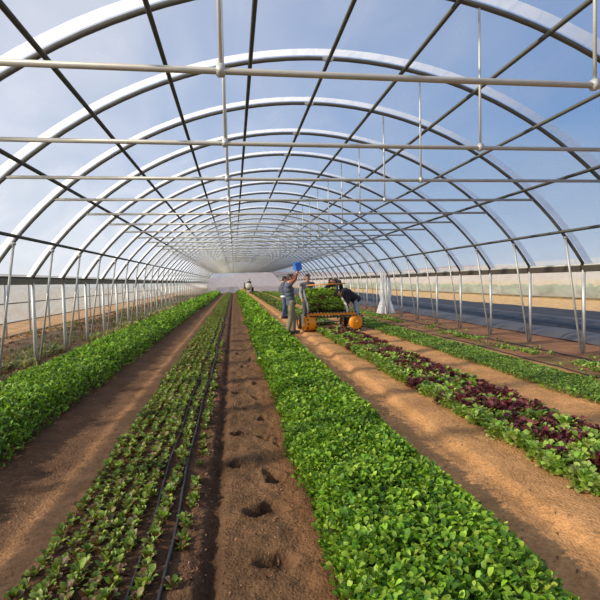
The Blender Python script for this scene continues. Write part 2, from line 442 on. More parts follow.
def leaves(P, size, tilt, yaw, cols, kind, roll=None):
    """P (n,3) leaf bases; tilt = angle of the blade above horizontal; returns V, F, C"""
    T, TF = TPL[kind]; n = len(P); k = len(T)
    L = T[None] * size[:, None, None]
    if roll is not None:
        cr, sr = np.cos(roll)[:, None], np.sin(roll)[:, None]
        L = np.stack([L[..., 0] * cr - L[..., 2] * sr, L[..., 1], L[..., 0] * sr + L[..., 2] * cr], -1)
    ct, stt = np.cos(tilt)[:, None], np.sin(tilt)[:, None]
    y2 = L[..., 1] * ct - L[..., 2] * stt; z2 = L[..., 1] * stt + L[..., 2] * ct
    cy, sy = np.cos(yaw)[:, None], np.sin(yaw)[:, None]
    V = np.stack([L[..., 0] * cy - y2 * sy, L[..., 0] * sy + y2 * cy, z2], -1) + P[:, None, :]
    F = (TF[None] + (np.arange(n) * k)[:, None, None]).reshape(-1, 4)
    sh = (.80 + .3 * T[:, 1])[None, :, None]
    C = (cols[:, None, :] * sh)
    return V.reshape(-1, 3), F, np.clip(C.reshape(-1, 3), 0, 1)
def merge(parts):
    Vs, Fs, Cs = [], [], []; b = 0
    for V, F, C in parts: Vs.append(V); Fs.append(F + b); Cs.append(C); b += len(V)
    return np.concatenate(Vs), np.concatenate(Fs), np.concatenate(Cs)
def pick(pal, n, jit=.18, w=None):
    pal = np.array(pal); i = RNG.choice(len(pal), n, p=w)
    return np.clip(pal[i] * (1 + RNG.normal(0, jit, (n, 1))) * (1 + RNG.normal(0, .06, (n, 3))), .005, 1)
def canopy(x0, x1, bands, height, pal, kind, yaw_sd=PI, edge=.18, w=None, zjit=.35, low=.35):
    parts = []
    for (ya, yb, dens, size, kd) in bands:
        n = int(dens * (yb - ya) * (x1 - x0)); 
        x = RNG.uniform(x0, x1, n); y = RNG.uniform(ya, yb, n)
        wob = fbm(y * 1.7, y * 0 + x0 * 3) * .22
        d = np.minimum(x - x0, x1 - x); e = np.clip(d / edge, 0, 1)
        prof = np.sqrt(1 - (1 - e) ** 2)
        lump = 1 + fbm(x * 5, y * 5, 3) * .55
        u = RNG.random(n) ** zjit
        h = height * (low * .2 + prof * u * lump * (1 - low * .2))
        sz = size * RNG.uniform(.65, 1.25, n)
        g = ground_h(x[None], y[None])[0]
        P = np.stack([x + wob * (1 - e) * .8, y, g + np.maximum(.01, h - sz * .45)], -1)
        tilt = RNG.uniform(.05, 1.15, n); yaw = RNG.uniform(-PI, PI, n)
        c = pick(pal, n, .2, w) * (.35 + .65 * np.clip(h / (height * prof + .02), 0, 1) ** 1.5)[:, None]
        parts.append(leaves(P, sz, tilt, yaw, c, kd if kd else kind, RNG.normal(0, .35, n)))
    return merge(parts)
def stuff(name, label, cat, data, mat=None):
    V, F, C = data
    return tag(link(name, np_mesh(name, V, F, C), mat or M['leaf'], None, True), label, cat, kind='stuff')
G1 = [(.19, .37, .025), (.28, .48, .04), (.09, .22, .022), (.38, .58, .06)]
stuff('leafy_greens', 'dense bright green leafy crop filling the wide bed right of the trodden path', 'crop',
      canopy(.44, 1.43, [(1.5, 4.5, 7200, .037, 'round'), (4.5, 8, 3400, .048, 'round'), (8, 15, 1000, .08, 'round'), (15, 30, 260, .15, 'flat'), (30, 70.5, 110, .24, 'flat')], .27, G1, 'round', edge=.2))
G2 = [(.14, .29, .022), (.22, .41, .035), (.06, .15, .016), (.30, .50, .055)]
stuff('feathery_greens', 'thick green bushy crop bed along the left side, shaded on its near flank', 'crop',
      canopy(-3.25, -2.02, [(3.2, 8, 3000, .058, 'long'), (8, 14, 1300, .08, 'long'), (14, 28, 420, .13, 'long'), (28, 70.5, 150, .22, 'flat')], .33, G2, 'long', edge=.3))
G3 = [(.30, .48, .07), (.31, .50, .09), (.17, .33, .05), (.36, .46, .13)]
stuff('low_greens', 'low smooth light green crop bed beyond the second dirt path on the right', 'crop',
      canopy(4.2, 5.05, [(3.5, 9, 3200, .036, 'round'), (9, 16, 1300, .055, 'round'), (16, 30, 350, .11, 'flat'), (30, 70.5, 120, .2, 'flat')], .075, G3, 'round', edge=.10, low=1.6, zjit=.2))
# sparse greens and weeds
def scatter(n, x0, x1, y0, y1, size, height, pal, kind, thr=.02, freq=(1.5, 1.5), k=6, power=1.6):
    x = RNG.uniform(x0, x1, n); y = y0 + (y1 - y0) * RNG.random(n) ** power
    m = fbm(x * freq[0], y * freq[1], 3) > thr; x, y = x[m], y[m]
    x = np.repeat(x, k) + RNG.normal(0, size * .5, len(x) * k); y = np.repeat(y, k) + RNG.normal(0, size * .5, len(y) * k)
    n2 = len(x); sc = (1 + y / 25)
    P = np.stack([x, y, ground_h(x[None], y[None])[0] + RNG.uniform(0, height, n2)], -1)
    return leaves(P, size * RNG.uniform(.6, 1.4, n2) * sc, RNG.uniform(.2, 1.3, n2), RNG.uniform(-PI, PI, n2), pick(pal, n2), kind, RNG.normal(0, .3, n2))
stuff('sparse_greens', 'sparse patchy green seedlings on brown soil before the right posts', 'crop',
      merge([scatter(1300, 5.65, 6.1, 6, 70, .04, .03, G3, 'round', .05, (2, 1.), 6), scatter(900, 5.1, 6.7, 6, 60, .035, .015, G3 + [(.3, .2, .1)], 'round', .06, (1.5, 1.5), 5)]))
DRY = [(.34, .36, .17), (.27, .31, .13), (.46, .38, .22), (.38, .26, .14)]
stuff('weeds', 'dry grass and grey green weeds around the left posts', 'weeds',
      merge([scatter(3200, -6.8, -3.4, 6, 60, .05, .04, DRY, 'long', .03, (1.1, .8), 7), scatter(1500, -4.6, -3.6, 8, 45, .075, .12, DRY[:3], 'long', .0, (1.6, .7), 9)]))
stuff('orange_litter', 'dry reddish leaf litter scattered on the ground at the left', 'litter',
      scatter(2200, -6.9, -3.4, 5, 45, .05, .005, [(.36, .17, .08), (.22, .12, .07), (.5, .32, .18)], 'flat', -.02, (1.5, 1.5), 3))
stuff('mixed_stubble', 'mixed pale green regrowth on the salad bed behind the workers', 'crop',
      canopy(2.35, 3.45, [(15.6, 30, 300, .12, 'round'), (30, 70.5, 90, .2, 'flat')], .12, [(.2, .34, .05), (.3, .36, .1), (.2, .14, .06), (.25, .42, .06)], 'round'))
stuff('clods', 'small crumbled soil clods and pebbles on the paths', 'soil crumbs',
      (lambda n: leaves(np.stack([np.concatenate([RNG.normal(-.27, .05, n), RNG.uniform(-.1, .45, n), RNG.uniform(1.6, 2.5, n // 2), RNG.uniform(-2, -1.1, n // 2)]), RNG.uniform(2, 9, 3 * n),
                                  np.zeros(3 * n)], -1) * np.array([1, 1, 0]) + np.array([0, 0, 0]), RNG.uniform(.006, .02, 3 * n), RNG.uniform(.2, 1.2, 3 * n), RNG.uniform(-PI, PI, 3 * n),
                         pick([(.25, .14, .08), (.38, .21, .11), (.15, .09, .05)], 3 * n), 'flat'))(900))
o = bpy.data.objects['clods']
co = np.empty(len(o.data.vertices) * 3, np.float32); o.data.vertices.foreach_get('co', co); co = co.reshape(-1, 3)
co[:, 2] += ground_h(co[:, 0][None], co[:, 1][None])[0]; o.data.vertices.foreach_set('co', co.ravel()); o.data.materials[0] = M['soil']

# individual plants: baby-leaf seedlings in rows
def plant_mesh(name, nl, size, spread, tilt, pal, kind, w=None, lift=0.):
    yaw = np.arange(nl) * 2.4 + RNG.uniform(0, 6); t = RNG.uniform(*tilt, nl)
    r = spread * RNG.uniform(.05, .5, nl)
    P = np.stack([-np.sin(yaw) * r, np.cos(yaw) * r, lift * RNG.random(nl)], -1)
    V, F, C = leaves(P, size * RNG.uniform(.7, 1.2, nl), t, yaw, pick(pal, nl, .18, w), kind, RNG.normal(0, .3, nl))
    me = np_mesh(name, V, F, C); me.materials.append(M['leaf']); me.shade_smooth(); return me, (V, F, C)
BABY = [(.20, .31, .05), (.30, .40, .08), (.12, .19, .035), (.15, .07, .035), (.30, .23, .12)]
bw = [.27, .2, .18, .22, .13]
seedlings = [plant_mesh('seedling', 18, .038, .042, (.35, 1.3), BABY, 'round', bw, .028) for _ in range(10)]
ROWS = [-1.09, -.975, -.86, -.745, -.645, -.50, -.335]
spots = []
for ri, rx in enumerate(ROWS):
    y = 1.95 + RNG.uniform(0, .1)
    while y < 70:
        sp = .07 if y < 8 else .12 if y < 20 else .25
        if ri == 6 and (RNG.random() < .55 or y > 12): y += sp; continue
        spots.append((rx + RNG.normal(0, .012) + .012 * math.sin(y * 2.2 + ri), y)); y += sp * RNG.uniform(.75, 1.25)
spots.sort(key=lambda s: s[1])
SPOT_N = 300
vis = [s for s in spots if s[1] > 2.0]
fm = lambda s: s
for i, (x, y) in enumerate(vis[:SPOT_N]):
    o = bpy.data.objects.new('seedling', seedlings[i % 10][0]); COL.objects.link(o)
    o.location = (x, y, gh(x, y) - .004); o.rotation_euler = (0, 0, RNG.uniform(0, 6.28)); s = RNG.uniform(.85, 1.25); o.scale = (s, s, s)
    tag(o, 'small green and reddish baby leaf plant in the narrow rows by the black hoses', 'seedling', 'baby leaf plants nearest the camera')
def bake_plants(variants, spots, far_grow=0.):
    parts = []
    for i, (x, y) in enumerate(spots):
        V, F, C = variants[i % len(variants)][1]
        q = RNG.uniform(0, 6.28); s = RNG.uniform(.85, 1.3) * (1 + far_grow * y); c, sn = math.cos(q) * s, math.sin(q) * s
        W = np.stack([V[:, 0] * c - V[:, 1] * sn + x, V[:, 0] * sn + V[:, 1] * c + y, V[:, 2] * s], -1)
        parts.append((W, F, C))
    V, F, C = merge(parts)
    cent = ground_h(V[:, 0][None], V[:, 1][None])[0]; V[:, 2] += cent
    return V, F, C
stuff('baby_leaf_rows', 'rows of green and reddish baby leaf plants running far down the narrow bed', 'crop', bake_plants(seedlings, vis[SPOT_N:], .012))
# salad bed: red-leaf and green-leaf plants
GR = [(.29, .46, .06), (.40, .56, .10), (.19, .34, .045), (.46, .54, .16)]
RD = [(.16, .035, .045), (.23, .05, .06), (.10, .025, .04), (.12, .09, .035), (.29, .09, .09)]
greens = [plant_mesh('green_salad_plant', 48, .052, .125, (.2, 1.3), GR, 'frill', None, .10) for _ in range(6)]
reds = [plant_mesh('red_salad_plant', 48, .052, .125, (.2, 1.3), RD + GR[:1], 'frill', [.24, .22, .2, .14, .12, .08], .10) for _ in range(6)]
LROW = [2.47, 2.60, 2.74, 2.88, 3.02, 3.16, 3.29]
GP = [.85, .5, .35, .5, .42, .25, .2]
sal = []
for ri, rx in enumerate(LROW):
    y = 2.6 + RNG.uniform(0, .1)
    while y < 15.2:
        gprob = GP[ri] + .9 * float(fbm(np.array([[y * 1.6 + ri * 3.3]]), np.array([[ri * .7]]))[0, 0])
        sal.append((rx + RNG.normal(0, .02), y, RNG.random() < gprob)); y += .135 * RNG.uniform(.8, 1.2)
sal = [s for s in sal if s[1] < 13.5 or s[1] > 15.3]
sal.sort(key=lambda s: s[1] - .8 * s[0])
fr = [s for s in sal if 300 + (s[0] / s[1] - .139) * 470 < 640]
ng = nr = 0; rest_g, rest_r = [], []
for i, (x, y, g) in enumerate(fr):
    if i < 420 and (ng if g else nr) < 290:
        v = (greens if g else reds)[i % 6][0]
        o = bpy.data.objects.new('green_salad_plant' if g else 'red_salad_plant', v); COL.objects.link(o)
        o.location = (x, y, gh(x, y) - .01); o.rotation_euler = (RNG.normal(0, .08), RNG.normal(0, .08), RNG.uniform(0, 6.28)); s = RNG.uniform(.85, 1.25); o.scale = (s, s, s)
        if g: ng += 1; tag(o, 'light green frilly salad plant among the dark red ones in the mixed bed', 'salad plant', 'green salad plants in the mixed bed')
        else: nr += 1; tag(o, 'dark red frilly salad plant among the green ones in the mixed bed', 'salad plant', 'red salad plants in the mixed bed')
    else: (rest_g if g else rest_r).append((x, y))
if rest_g: stuff('green_salad_rows', 'light green salad leaves of the mixed bed farther toward the harvester', 'crop', bake_plants(greens, rest_g, .004))
if rest_r: stuff('red_salad_rows', 'dark red salad leaves of the mixed bed farther toward the harvester', 'crop', bake_plants(reds, rest_r, .004))

# drip hoses
for nm, x0, z, r, lab in (('drip_hose', -.42, .05, .011, 'thick black drip hose lying along the right edge of the seedling rows'),
                          ('drip_hose', -.575, .045, .008, 'thinner black drip hose between the seedling rows'),
                          ('drip_hose', 6.25, .03, .012, 'black drip hose on the soil before the right posts'),
                          ('drip_hose', 5.35, .03, .010, 'black drip hose along the sparse seedlings on the right')):
    pts = []
    y = 1.5
    while y < 60:
        x = x0 + .018 * math.sin(y * .9 + x0) + .008 * math.sin(y * 2.7); pts.append((x, y, gh(x, y) + r + .004)); y += .15 if y < 10 else .6
    tag(MB().sweep(pts, r, 8).build(nm, M['hose'], None, True), lab, 'hose')

# ------------------------------------------------------------------ outside at right
for k, (xa, xb, mm) in enumerate(((7.7, 8.95, 'mulchgrey'), (9.15, 10.3, 'mulch'), (10.4, 11.3, 'mulchgrey'), (11.4, 12.6, 'mulch'), (12.65, 13.95, 'mulch'))):
    g = []
    for yy in np.linspace(4, 110, 160):
        g.append([(xa + (xb - xa) * t + .03 * math.sin(yy * 1.3 + k + t), yy, .02 + .13 * math.sin(PI * t) ** .6 + .01 * math.sin(yy * 7 + t * 5)) for t in np.linspace(0, 1, 9)])
    o = sheet('mulch_sheet', g, M[mm])
    tag(o, ['dusty grey mulch film over the bed just outside the right posts', 'black mulch film on the second outdoor bed from the posts', 'grey dusty mulch film on the third outdoor bed from the posts',
            'black mulch film on the fourth outdoor bed from the posts', 'black mulch film on the farthest outdoor bed, next to the sand'][k], 'mulch film', 'mulched outdoor beds')
XR = 20.8
g = []
for i in range(200):
    y = 8 + i * .6
    g.append([(XR + .05 * math.sin(y * 3.1 + z), y, z) for z in (.12, .6, 1.1, 1.6, 2.1, 2.5)])
SIDER = film('far_side_film', (.80, .80, .74), .5, .5, wrinkle=1.)
tag(sheet('wall_right', g, SIDER), 'translucent side film of the neighbouring tunnel beyond the mulched field', 'side film', kind='structure')
tag(MB().sweep([(XR - .12, 8, .14), (XR - .12, 125, .14)], .03, 8).build('hem_pipe', M['rail'], None, True), 'dark hem pipe at the foot of the neighbouring tunnel film', 'pipe')
fp = empty('field_post')
MB().sweep([(0, 0, -.05), (0, 0, 2.5)], .04, 8).build('pole', M['galv'], fp, True)
MB().box((0, 0, 2.5), (.1, .1, .05), None, .01).build('cap', M['galv'], fp)
for k in range(14):
    o = fp if k == 0 else copy_tree(fp)
    o.location = (XR + .12, 18 + k * 4.2, 0)
    tag(o, 'slim post holding the film of the neighbouring tunnel', 'post', 'posts of the neighbouring tunnel')
stuff('neighbour_crop', 'green crop seen blurred through the neighbouring tunnel film', 'crop',
      canopy(21.6, 23.6, [(10, 60, 30, .5, 'round'), (60, 120, 12, .8, 'flat')], 0.7, [(.14, .34, .05), (.2, .42, .08)], 'round'))
# low hills
g = []
for i in range(61):
    a = -.9 + 2.9 * i / 60
    hx, hy = 170 * math.sin(a), 170 * math.cos(a)
    hh = 3.5 + 2.2 * math.sin(a * 5) + 1.3 * math.sin(a * 13 + 1) + (4 if a > .6 else 0) * (a - .6)
    g.append([(hx, hy, -1), (hx * 1.05, hy * 1.05, hh * .6), (hx * 1.12, hy * 1.12, hh)])
tag(sheet('trn_hill', g, M['hill']), 'low pinkish hills on the horizon', 'hills', kind='structure').name = 'hills'

# ------------------------------------------------------------------ figures
def cap_prim(a, ra, b, rb): return ('c', Vector(a), ra, Vector(b), rb)
def ell(c, s, rot=None): return ('e', Vector(c), Vector(s), rot or Quaternion())
def blob(name, prims, voxel, mat, parent, smooth_it=2):
    bm = bmesh.new()
    for p in prims:
        if p[0] == 'c':
            _, a, ra, b, rb = p; d = b - a; L = d.length
            q = d.to_track_quat('Z', 'Y') if L > 1e-6 else Quaternion()
            k = 14; rings = []
            for i in range(5): t = -PI / 2 + PI / 2 * i / 4.; rings.append((ra * math.cos(t), ra * math.sin(t)))
            for i in range(5): t = PI / 2 * i / 4.; rings.append((rb * math.cos(t), L + rb * math.sin(t)))
            vs = []
            for r, h in rings:
                vs.append([bm.verts.new(a + q @ Vector((max(r, 1e-5) * math.cos(2 * PI * j / k), max(r, 1e-5) * math.sin(2 * PI * j / k), h))) for j in range(k)])
            for i in range(len(vs) - 1):
                for j in range(k): bm.faces.new((vs[i][j], vs[i][(j + 1) % k], vs[i + 1][(j + 1) % k], vs[i + 1][j]))
            bm.faces.new(vs[0][::-1]); bm.faces.new(vs[-1])
        else:
            _, c, s, q = p
            r = bmesh.ops.create_uvsphere(bm, u_segments=18, v_segments=12, radius=1)
            for v in r['verts']: v.co = c + q @ Vector((v.co.x * s.x, v.co.y * s.y, v.co.z * s.z))
    me = bpy.data.meshes.new(name + '_src'); bm.to_mesh(me); bm.free()
    t = bpy.data.objects.new('tmp', me); COL.objects.link(t)
    m = t.modifiers.new('r', 'REMESH'); m.mode = 'VOXEL'; m.voxel_size = voxel
    if smooth_it: s = t.modifiers.new('s', 'SMOOTH'); s.factor = .5; s.iterations = smooth_it
    dg = bpy.context.evaluated_depsgraph_get()
    out = bpy.data.meshes.new_from_object(t.evaluated_get(dg)); out.name = name
    bpy.data.objects.remove(t); bpy.data.meshes.remove(me)
    out.materials.clear()
    return link(name, out, mat, parent, True)
def hand(el, wr, palm_n, curl, side, sz=1.):
    """palm with five fingers; direction follows the forearm, palm_n = palm normal"""
    el, wr = Vector(el), Vector(wr); d = (wr - el).normalized(); n = Vector(palm_n); n = (n - d * n.dot(d)).normalized(); s = d.cross(n) * side
    P = []
    pc = wr + d * .045 * sz
    P.append(cap_prim(wr, .026 * sz, wr + d * .03 * sz, .028 * sz))
    q = Matrix((s, d, n)).transposed().to_quaternion()
    P.append(ell(pc + d * .012, (.042 * sz, .052 * sz, .017 * sz), q))
    for i, (off, L) in enumerate(((-.030, .062), (-.010, .074), (.010, .070), (.029, .055))):
        a = wr + d * .085 * sz + s * off * sz; r = .0095 * sz; dd = d.copy(); cur = a
        ax = s
        for sgm, fr in enumerate((.45, .32, .23)):
            dd = Quaternion(ax, (curl * (.7 + .25 * sgm + .06 * i)) * (1 if s.cross(d).dot(n) > 0 else -1)) @ dd
            nxt = cur + dd * L * fr * sz * 1.1; P.append(cap_prim(cur, r, nxt, r * .9)); cur = nxt; r *= .92
    a = wr + d * .03 * sz - s * .034 * sz; b = a + (d * .6 - s * .6 + n * .45).normalized() * .036 * sz; c = b + (d * .85 - s * .1 + n * .45).normalized() * .03 * sz
    P += [cap_prim(a, .014 * sz, b, .012 * sz), cap_prim(b, .012 * sz, c, .010 * sz)]
    return P
def person(label, loc, rz, J, face, clothes, group=None, hairlen=0., cap=None, curl=.35, palms=((0, 0, -1), (0, 0, -1)), gloves=False, hair_mat='hair'):
    """J: joints in local metres (x right of the figure, y its back -> front is -y), face: unit vector the head looks along"""
    root = empty('person', loc, rz); tag(root, label, 'person', group)
    V = {k: Vector(v) for k, v in J.items()}
    f = Vector(face).normalized(); up = (V['head'] - V['neck']).normalized(); up = (up - f * up.dot(f)).normalized(); sd = f.cross(up)
    hq = Matrix((sd, f, up)).transposed().to_quaternion(); H = V['head']
    def hl(x, y, z): return H + sd * x + f * y + up * z
    B = [ell(H + up * .02, (.074, .093, .098), hq), ell(hl(0, .022, -.06), (.052, .062, .052), hq), cap_prim(hl(0, .085, .0), .010, hl(0, .104, -.024), .014),
         ell(hl(0, .078, -.058), (.024, .012, .009), hq), ell(hl(0, .07, -.092), (.022, .018, .016), hq), ell(hl(0, .075, .028), (.055, .02, .012), hq),
         ell(hl(.076, 0, -.005), (.010, .022, .032), hq), ell(hl(-.076, 0, -.005), (.010, .022, .032), hq),
         cap_prim(V['neck'] - up * .03, .058, H - up * .04, .052)]
    sh = (V['shoulder_l'] + V['shoulder_r']) / 2; hp = (V['hip_l'] + V['hip_r']) / 2; spine = (sh - hp).normalized(); lat = (V['shoulder_r'] - V['shoulder_l']).normalized(); fwd = spine.cross(lat).normalized()
    tq = Matrix((lat, fwd, spine)).transposed().to_quaternion()
    def torso(g, lo=-.02, hi=1.):
        L = (sh - hp).length; T = []
        for t, w, d in ((0., .155, .115), (.25, .145, .108), (.5, .158, .115), (.75, .178, .122), (.93, .165, .10)):
            if lo <= t <= hi: T.append(ell(hp + (sh - hp) * t, (w + g, d + g, L * .22 + g), tq))
        return T
    B += torso(-.012)
    for s, S in (('l', -1), ('r', 1)):
        B += [cap_prim(V['shoulder_' + s], .050, V['elbow_' + s], .040), cap_prim(V['elbow_' + s], .040, V['wrist_' + s], .027), cap_prim(V['neck'] - spine * .03, .05, V['shoulder_' + s], .048)]
        B += [cap_prim(V['hip_' + s], .085, V['knee_' + s], .055), cap_prim(V['knee_' + s], .055, V['ankle_' + s], .038), ell(V['knee_' + s] * .62 + V['ankle_' + s] * .38, (.055, .058, .10))]
        B += hand(V['elbow_' + s], V['wrist_' + s], palms[0 if s == 'l' else 1], curl, S, 1.)
    blob('body', B, .0085, M['skin'], root, 1)
    for s in (-1, 1):
        e = MB(); bm = bmesh.new(); bmesh.ops.create_uvsphere(bm, u_segments=10, v_segments=8, radius=.0125); e.add_bm(bm, Matrix.Translation(hl(s * .032, .083, .005))); e.build('eye', M['eye'], root, True)
    hr = [ell(hl(0, -.022, .040), (.084, .094, .096), hq), ell(hl(0, -.045, -.01), (.076, .066, .075), hq)]
    hr += [ell(hl(sx * .060, .0, .03), (.025, .05, .055), hq) for sx in (-1, 1)]
    hr += [ell(hl(sx * .03, .062, .092), (.04, .03, .022), hq) for sx in (-1, 1)]
    if cap:
        blob('hair', [ell(hl(0, -.04, 0), (.078, .062, .07), hq)], .012, M[hair_mat], root)
        cp = [ell(hl(0, -.005, .062), (.088, .104, .070), hq), ell(hl(0, .105, .052), (.065, .07, .010), hq)]
        blob('cap', cp, .008, M[cap], root)
    else: blob('hair', hr, .010, M[hair_mat], root, 1)
    for c in clothes:
        kind, mat = c[0], c[1]; g = c[2] if len(c) > 2 else .02; P = []
        if kind in ('jacket', 'vest', 'shirt'):
            P += torso(g)
            P += [ell(hp - spine * .04, (.165 + g, .122 + g, .09), tq)]
            for s in 'lr':
                P.append(cap_prim(V['neck'] - spine * .045, .045 + g * .6, V['shoulder_' + s], .05 + g))
                if kind == 'vest': P.append(cap_prim(V['shoulder_' + s], .05 + g, V['shoulder_' + s].lerp(V['elbow_' + s], .18), .05 + g * .7))
                else:
                    w = V['elbow_' + s].lerp(V['wrist_' + s], c[3] if len(c) > 3 else .9)
                    P += [cap_prim(V['shoulder_' + s], .052 + g, V['elbow_' + s], .044 + g), cap_prim(V['elbow_' + s], .044 + g, w, .034 + g * .7)]
        elif kind == 'trousers':
            P += [ell(hp, (.162 + g, .118 + g, .11), tq), ell(hp + spine * .06, (.15 + g * .5, .11 + g * .5, .07), tq)]
            for s in 'lr':
                P += [cap_prim(V['hip_' + s], .092 + g * .6, V['knee_' + s], .062 + g), cap_prim(V['knee_' + s], .062 + g, V['ankle_' + s] + Vector((0, 0, .02)), .05 + g)]
        elif kind == 'hem':
            P += [ell(hp + spine * .0, (.185 + g, .142 + g, .085), tq)]
        elif kind == 'sleeves':
            for s in 'lr':
                w = V['elbow_' + s].lerp(V['wrist_' + s], .75)
                P2 = [cap_prim(V['shoulder_' + s], .05 + g, V['elbow_' + s], .043 + g), cap_prim(V['elbow_' + s], .043 + g, w, .032 + g)]
                blob('sleeve', P2, .011, M[mat], root)
            continue
        blob({'hem': 'shirt_hem'}.get(kind, kind), P, .013, M[mat], root)
    for s in 'lr':
        a = V['ankle_' + s]; fd = Vector((0, -1, 0)) if 'toe' not in J else Vector(J['toe']).normalized(); fd.z = 0
        q = Matrix((Vector((-fd.y, fd.x, 0)) * -1, fd, Vector((0, 0, 1)))).transposed().to_quaternion()
        blob('shoe', [ell(Vector((a.x, a.y, .055)) + fd * .06, (.048, .14, .045), q), ell(Vector((a.x, a.y, .07)), (.05, .06, .055), q), ell(Vector((a.x, a.y, .025)) + fd * .06, (.052, .145, .022), q)], .01, M['blackcloth'], root)
        if gloves:
            blob('glove', hand(V['elbow_' + s], V['wrist_' + s], palms[0 if s == 'l' else 1], curl, -1 if s == 'l' else 1, 1.1), .008, M['glove'], root, 1)
    return root
def rel(x, y): return (x, y, gh(x, y))
# joints are given in world directions (x right, y away from the camera); rz stays 0
STAND = dict(hip_l=(-.09, 0, .92), hip_r=(.09, 0, .92), knee_l=(-.10, -.02, .50), knee_r=(.10, .0, .50), ankle_l=(-.11, .02, .09), ankle_r=(.11, .03, .09))
# man in slate vest lifting a blue crate (seen from his left-back, facing right)
J2 = dict(hip_l=(-.02, .09, .93), hip_r=(.0, -.09, .93), knee_l=(.07, .10, .51), knee_r=(-.03, -.10, .51), ankle_l=(.06, .12, .09), ankle_r=(-.13, -.11, .09),
          shoulder_l=(-.10, .17, 1.42), shoulder_r=(-.08, -.17, 1.42), neck=(-.08, 0, 1.49), head=(.0, -.01, 1.635),
          elbow_l=(.10, .17, 1.60), elbow_r=(.10, -.19, 1.60), wrist_l=(.19, .10, 1.77), wrist_r=(.17, -.11, 1.77), toe=(1, -.25, 0))
person('person in slate blue vest and olive trousers lifting a blue crate overhead', rel(1.66, 13.7), 0, J2, (.9, -.35, .12),
       [('sleeves', 'brownsl', .014), ('vest', 'navy', .03), ('trousers', 'khaki', .022)], curl=.30, palms=((.3, -1, .1), (.3, 1, .1)))
cr = empty('crate', (1.89, 13.70, 1.87)); cr.scale = (.85, .85, .85); cr.rotation_euler = (.05, -.25, .1)
b = MB(); b.box((0, 0, .01), (.20, .36, .015), None, .003); b.box((-.1, 0, .13), (.014, .36, .25), None, .004); b.box((.1, 0, .13), (.014, .36, .25), None, .004); b.box((0, -.175, .13), (.20, .014, .25), None, .004); b.box((0, .175, .13), (.20, .014, .25), None, .004)
b.build('bin', M['blue'], cr)
b = MB()
for z in (.08, .17): b.box((0, -.185, z), (.19, .01, .014), None, .002)
for x in (-.06, 0, .06): b.box((x, -.185, .13), (.012, .01, .22), None, .002)
b.build('rib', M['blue'], cr)
MB().sweep([(-.108, -.187, .255), (.108, -.187, .255), (.108, .187, .255), (-.108, .187, .255)], .012, 8, closed=True).build('rim', M['blue'], cr, True)
tag(cr, 'blue plastic crate held overhead by the person in the slate vest', 'crate')
# second person behind, dark jacket over white shirt, blue jeans
J1 = dict(hip_l=(.0, .09, .90), hip_r=(.0, -.09, .90), knee_l=(.05, .10, .49), knee_r=(.0, -.09, .49), ankle_l=(.04, .11, .09), ankle_r=(-.09, -.10, .09),
          shoulder_l=(-.04, .17, 1.38), shoulder_r=(-.04, -.17, 1.38), neck=(-.02, 0, 1.45), head=(.04, 0, 1.60),
          elbow_l=(.06, .21, 1.14), elbow_r=(.06, -.21, 1.14), wrist_l=(.28, .12, 1.20), wrist_r=(.28, -.13, 1.20), toe=(1, 0, 0))
person('person in dark blue jacket, white shirt hem and blue jeans, partly behind the one lifting', rel(2.02, 19.0), 0, J1, (1, -.3, -.1),
       [('hem', 'white', .02), ('jacket', 'navy', .024), ('trousers', 'jeans', .016)])
# man in grey shirt and dark vest behind the conveyor, looking down-left
J3 = dict(STAND, shoulder_l=(-.18, -.03, 1.40), shoulder_r=(.18, -.02, 1.42), neck=(0, -.03, 1.49), head=(.0, -.06, 1.63),
          elbow_l=(-.25, -.10, 1.13), elbow_r=(.24, -.12, 1.16), wrist_l=(-.23, -.30, .95), wrist_r=(.16, -.32, 1.22), toe=(0, -1, 0))
person('person in grey long sleeves and dark grey vest standing behind the leaf conveyor', rel(2.42, 15.45), 0, J3, (-.15, -1, -.25),
       [('shirt', 'greycloth', .016), ('vest', 'darkgrey', .03), ('trousers', 'darkgrey', .018)], palms=((0, 0, -1), (0, 0, -1)))
# person in black jacket bending over the conveyor
J4 = dict(hip_l=(.34, .22, .95), hip_r=(.44, .08, .95), knee_l=(.38, .16, .50), knee_r=(.50, .02, .50), ankle_l=(.36, .24, .09), ankle_r=(.52, .12, .09),
          shoulder_l=(-.02, .04, 1.44), shoulder_r=(.20, -.18, 1.46), neck=(.05, -.12, 1.47), head=(-.06, -.26, 1.50),
          elbow_l=(-.22, -.10, 1.26), elbow_r=(.06, -.38, 1.22), wrist_l=(-.36, -.30, 1.22), wrist_r=(-.10, -.52, 1.14), toe=(-.6, -1, 0))
person('person in black jacket leaning over the leaf pile with bare reddish face', rel(3.30, 15.62), 0, J4, (-.2, -1, -.2),
       [('jacket', 'blackcloth', .032), ('trousers', 'darkgrey', .02)], hair_mat='hair')
# person bending forward at the right end of the machine
J5 = dict(hip_l=(.10, -.09, .94), hip_r=(.10, .09, .94), knee_l=(.10, -.10, .52), knee_r=(.16, .10, .52), ankle_l=(.10, -.10, .09), ankle_r=(.20, .11, .09),
          shoulder_l=(-.26, -.17, 1.20), shoulder_r=(-.26, .17, 1.20), neck=(-.33, 0, 1.20), head=(-.44, .0, 1.17),
          elbow_l=(-.20, -.20, .95), elbow_r=(-.24, .20, .95), wrist_l=(-.26, -.16, .76), wrist_r=(-.34, .14, .78), toe=(-1, 0, 0))
person('person in black jacket and pale washed jeans bending down at right end of harvester', rel(3.68, 14.35), 0, J5, (-.5, -.2, -1),
       [('jacket', 'blackcloth', .04, .92), ('trousers', 'lightjeans', .02)], cap='blackcloth', gloves=True, palms=((-1, 0, 0), (-1, 0, 0)))

